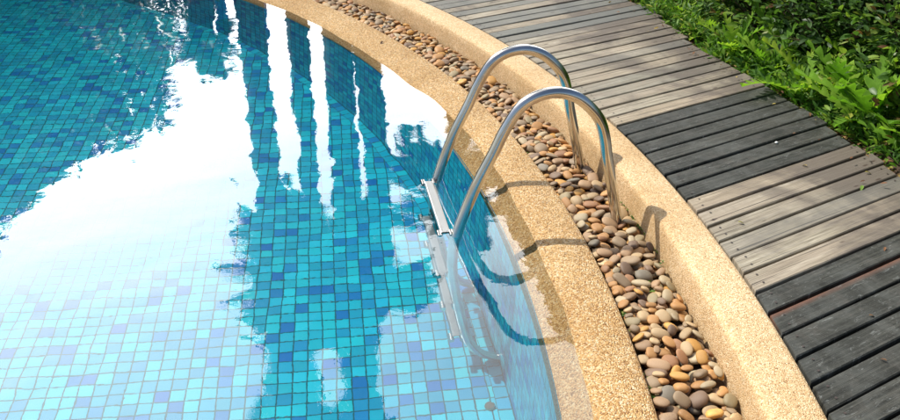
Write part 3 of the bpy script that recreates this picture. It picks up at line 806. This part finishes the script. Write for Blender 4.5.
palm(-2.13, 9.0, 8.35, .135, 36, 1.95, 1, 'tall palm mirrored as the left dark column in the water', skirt=(4.5, 8.1, .33), top=(-.04, 0))
palm(-1.66, 9.3, 4.15, .11, 46, 1.42, 2, 'shorter palm whose crown is mirrored in the middle of the dark columns', el_rng=(-.55, 1.3))
palm(-1.18, 9.0, 8.7, .15, 34, 1.9, 3, 'tall palm mirrored as the right dark column in the water', skirt=(4.1, 8.4, .23))
palm(-.86, 8.95, 4.15, .145, 30, .85, 4, 'stout palm mirrored just right of the thick right column', el_rng=(-.35, 1.3))
palm(.06, 9.0, 2.85, .09, 38, .95, 5, 'small palm mirrored beside the ladder', el_rng=(-.8, 1.2))
palm(.19, 9.0, 9.0, .095, 16, 1.2, 7, 'slender leaning palm mirrored along the submerged coping edge', top=(4.13, 0), pw=2, skirt=(2.8, 5.2, .10), el_rng=(.1, 1.3))
palm(-2.60, 9.0, 1.2, .14, 26, .5, 6, 'purplish-trunked palm mirrored near the top of the water', bark='plum_bark')

def tree(x, y, z0, parts, trunk_r, seed, label, nleaf, leaf=(.10, .17), kind='broadleaf_tree'):
    r_ = np.random.default_rng(seed); e = empty(kind, (x, y, 0)); tag(e, label, 'tree', 'broadleaf trees beyond the pool')
    mb = MB(); mb.tube([(0, 0, 0), (.05, 0, z0*.5), (0, .05, z0)], [trunk_r*1.2, trunk_r, trunk_r*.7], 12)
    pos = []; nrm = []
    for (cx_, cy_, cz_, sx_, sz_) in parts:
        mb.tube([(0, 0, z0*.8), (cx_*.5, cy_*.5, (z0+cz_)*.5), (cx_, cy_, cz_)], [trunk_r*.5, trunk_r*.3, .03], 8)
        n = int(nleaf*sx_*sx_*sz_**.5)
        v = unit(r_.normal(size=(n, 3))); rr = r_.uniform(.62, 1, n)**.5*(1+.12*np.sin(v[:, 0]*9+cx_)*np.sin(v[:, 2]*8))
        pos.append(v*rr[:, None]*np.array([sx_, sx_, sz_])+np.array([cx_, cy_, cz_])); nrm.append(v)
    mb.build('trunk', M['bark'], e)
    pos = np.concatenate(pos); v = np.concatenate(nrm); n = len(pos)
    V, F, A = scatter(LEAF_V[::1], LEAF_F, pos, rot_frames(unit(r_.normal(size=(n, 3))+np.array([0, 0, -.4])), unit(v+r_.normal(size=(n, 3))*.6+np.array([0, 0, .5]))), r_.uniform(*leaf, n), r_.uniform(0, .8, n))
    mesh_np('crown', V, F, M['palm_leaf'], e, attrs={'rnd': ('POINT', A)})
    return e
tree(-9.4, 12.0, 2.0, [(0, 0, 3.4, 3.4, 2.6), (4.12, 0, 2.45, 1.2, 1.4), (2.2, 0, 2.6, 2.3, 1.8), (-2.5, .5, 3.2, 3.0, 2.6), (3.3, -.2, 1.5, 1.6, 1.3), (.6, 0, 1.4, 3, 1.4)], .3, 11, 'broad round tree mirrored as the large dark shape on the left of the water', 2300, (.15, .26))
tree(-3.7, 10.2, 1.0, [(0, 0, 1.25, .75, .55), (-.55, 0, .9, .6, .5), (.5, .1, 1.0, .5, .45)], .08, 12, 'low bushy tree mirrored at the top left of the white reflection', 2600, (.07, .12))
def parasol(x, y, lb):
    e = empty('closed_parasol', (x, y, 0)); tag(e, lb, 'parasol', 'closed blue parasols far beyond the pool')
    mb = MB(); mb.tube([(0, 0, 0), (0, 0, 2.5)], .02, 10); mb.build('pole', M['steel'], e)
    mb = MB(); mb.tube([(0, 0, 0), (0, 0, .05), (0, 0, .07)], [.25, .25, .10], 24); autosmooth(mb.build('base', M['rubber'], e))
    n = 32; vs = []; fs = []; lv = [(1.45, .085), (1.5, .09), (1.7, .07), (1.72, .06), (1.75, .075), (2.1, .075), (2.35, .04), (2.44, .012)]
    for z, q in lv:
        for k in range(n):
            a = 2*math.pi*k/n; f_ = q*(1+.22*math.cos(a*8)); vs.append((f_*math.cos(a), f_*math.sin(a), z))
    for i in range(len(lv)-1):
        for k in range(n): fs.append((i*n+k, i*n+(k+1) % n, (i+1)*n+(k+1) % n, (i+1)*n+k))
    mb = MB(); mb.add(vs, fs); mb.build('cloth', M['blue'], e)
parasol(-3.20, 12.0, 'closed blue parasol mirrored left of the left column at the top edge'); parasol(-2.64, 12.0, 'closed blue parasol mirrored right of the left column at the top edge')

for o in bpy.data.objects:
    if o.type == 'MESH' and (o.name.split('.')[0] in ('rail', 'rubber_cap')): o.cycles.is_caustics_receiver = True
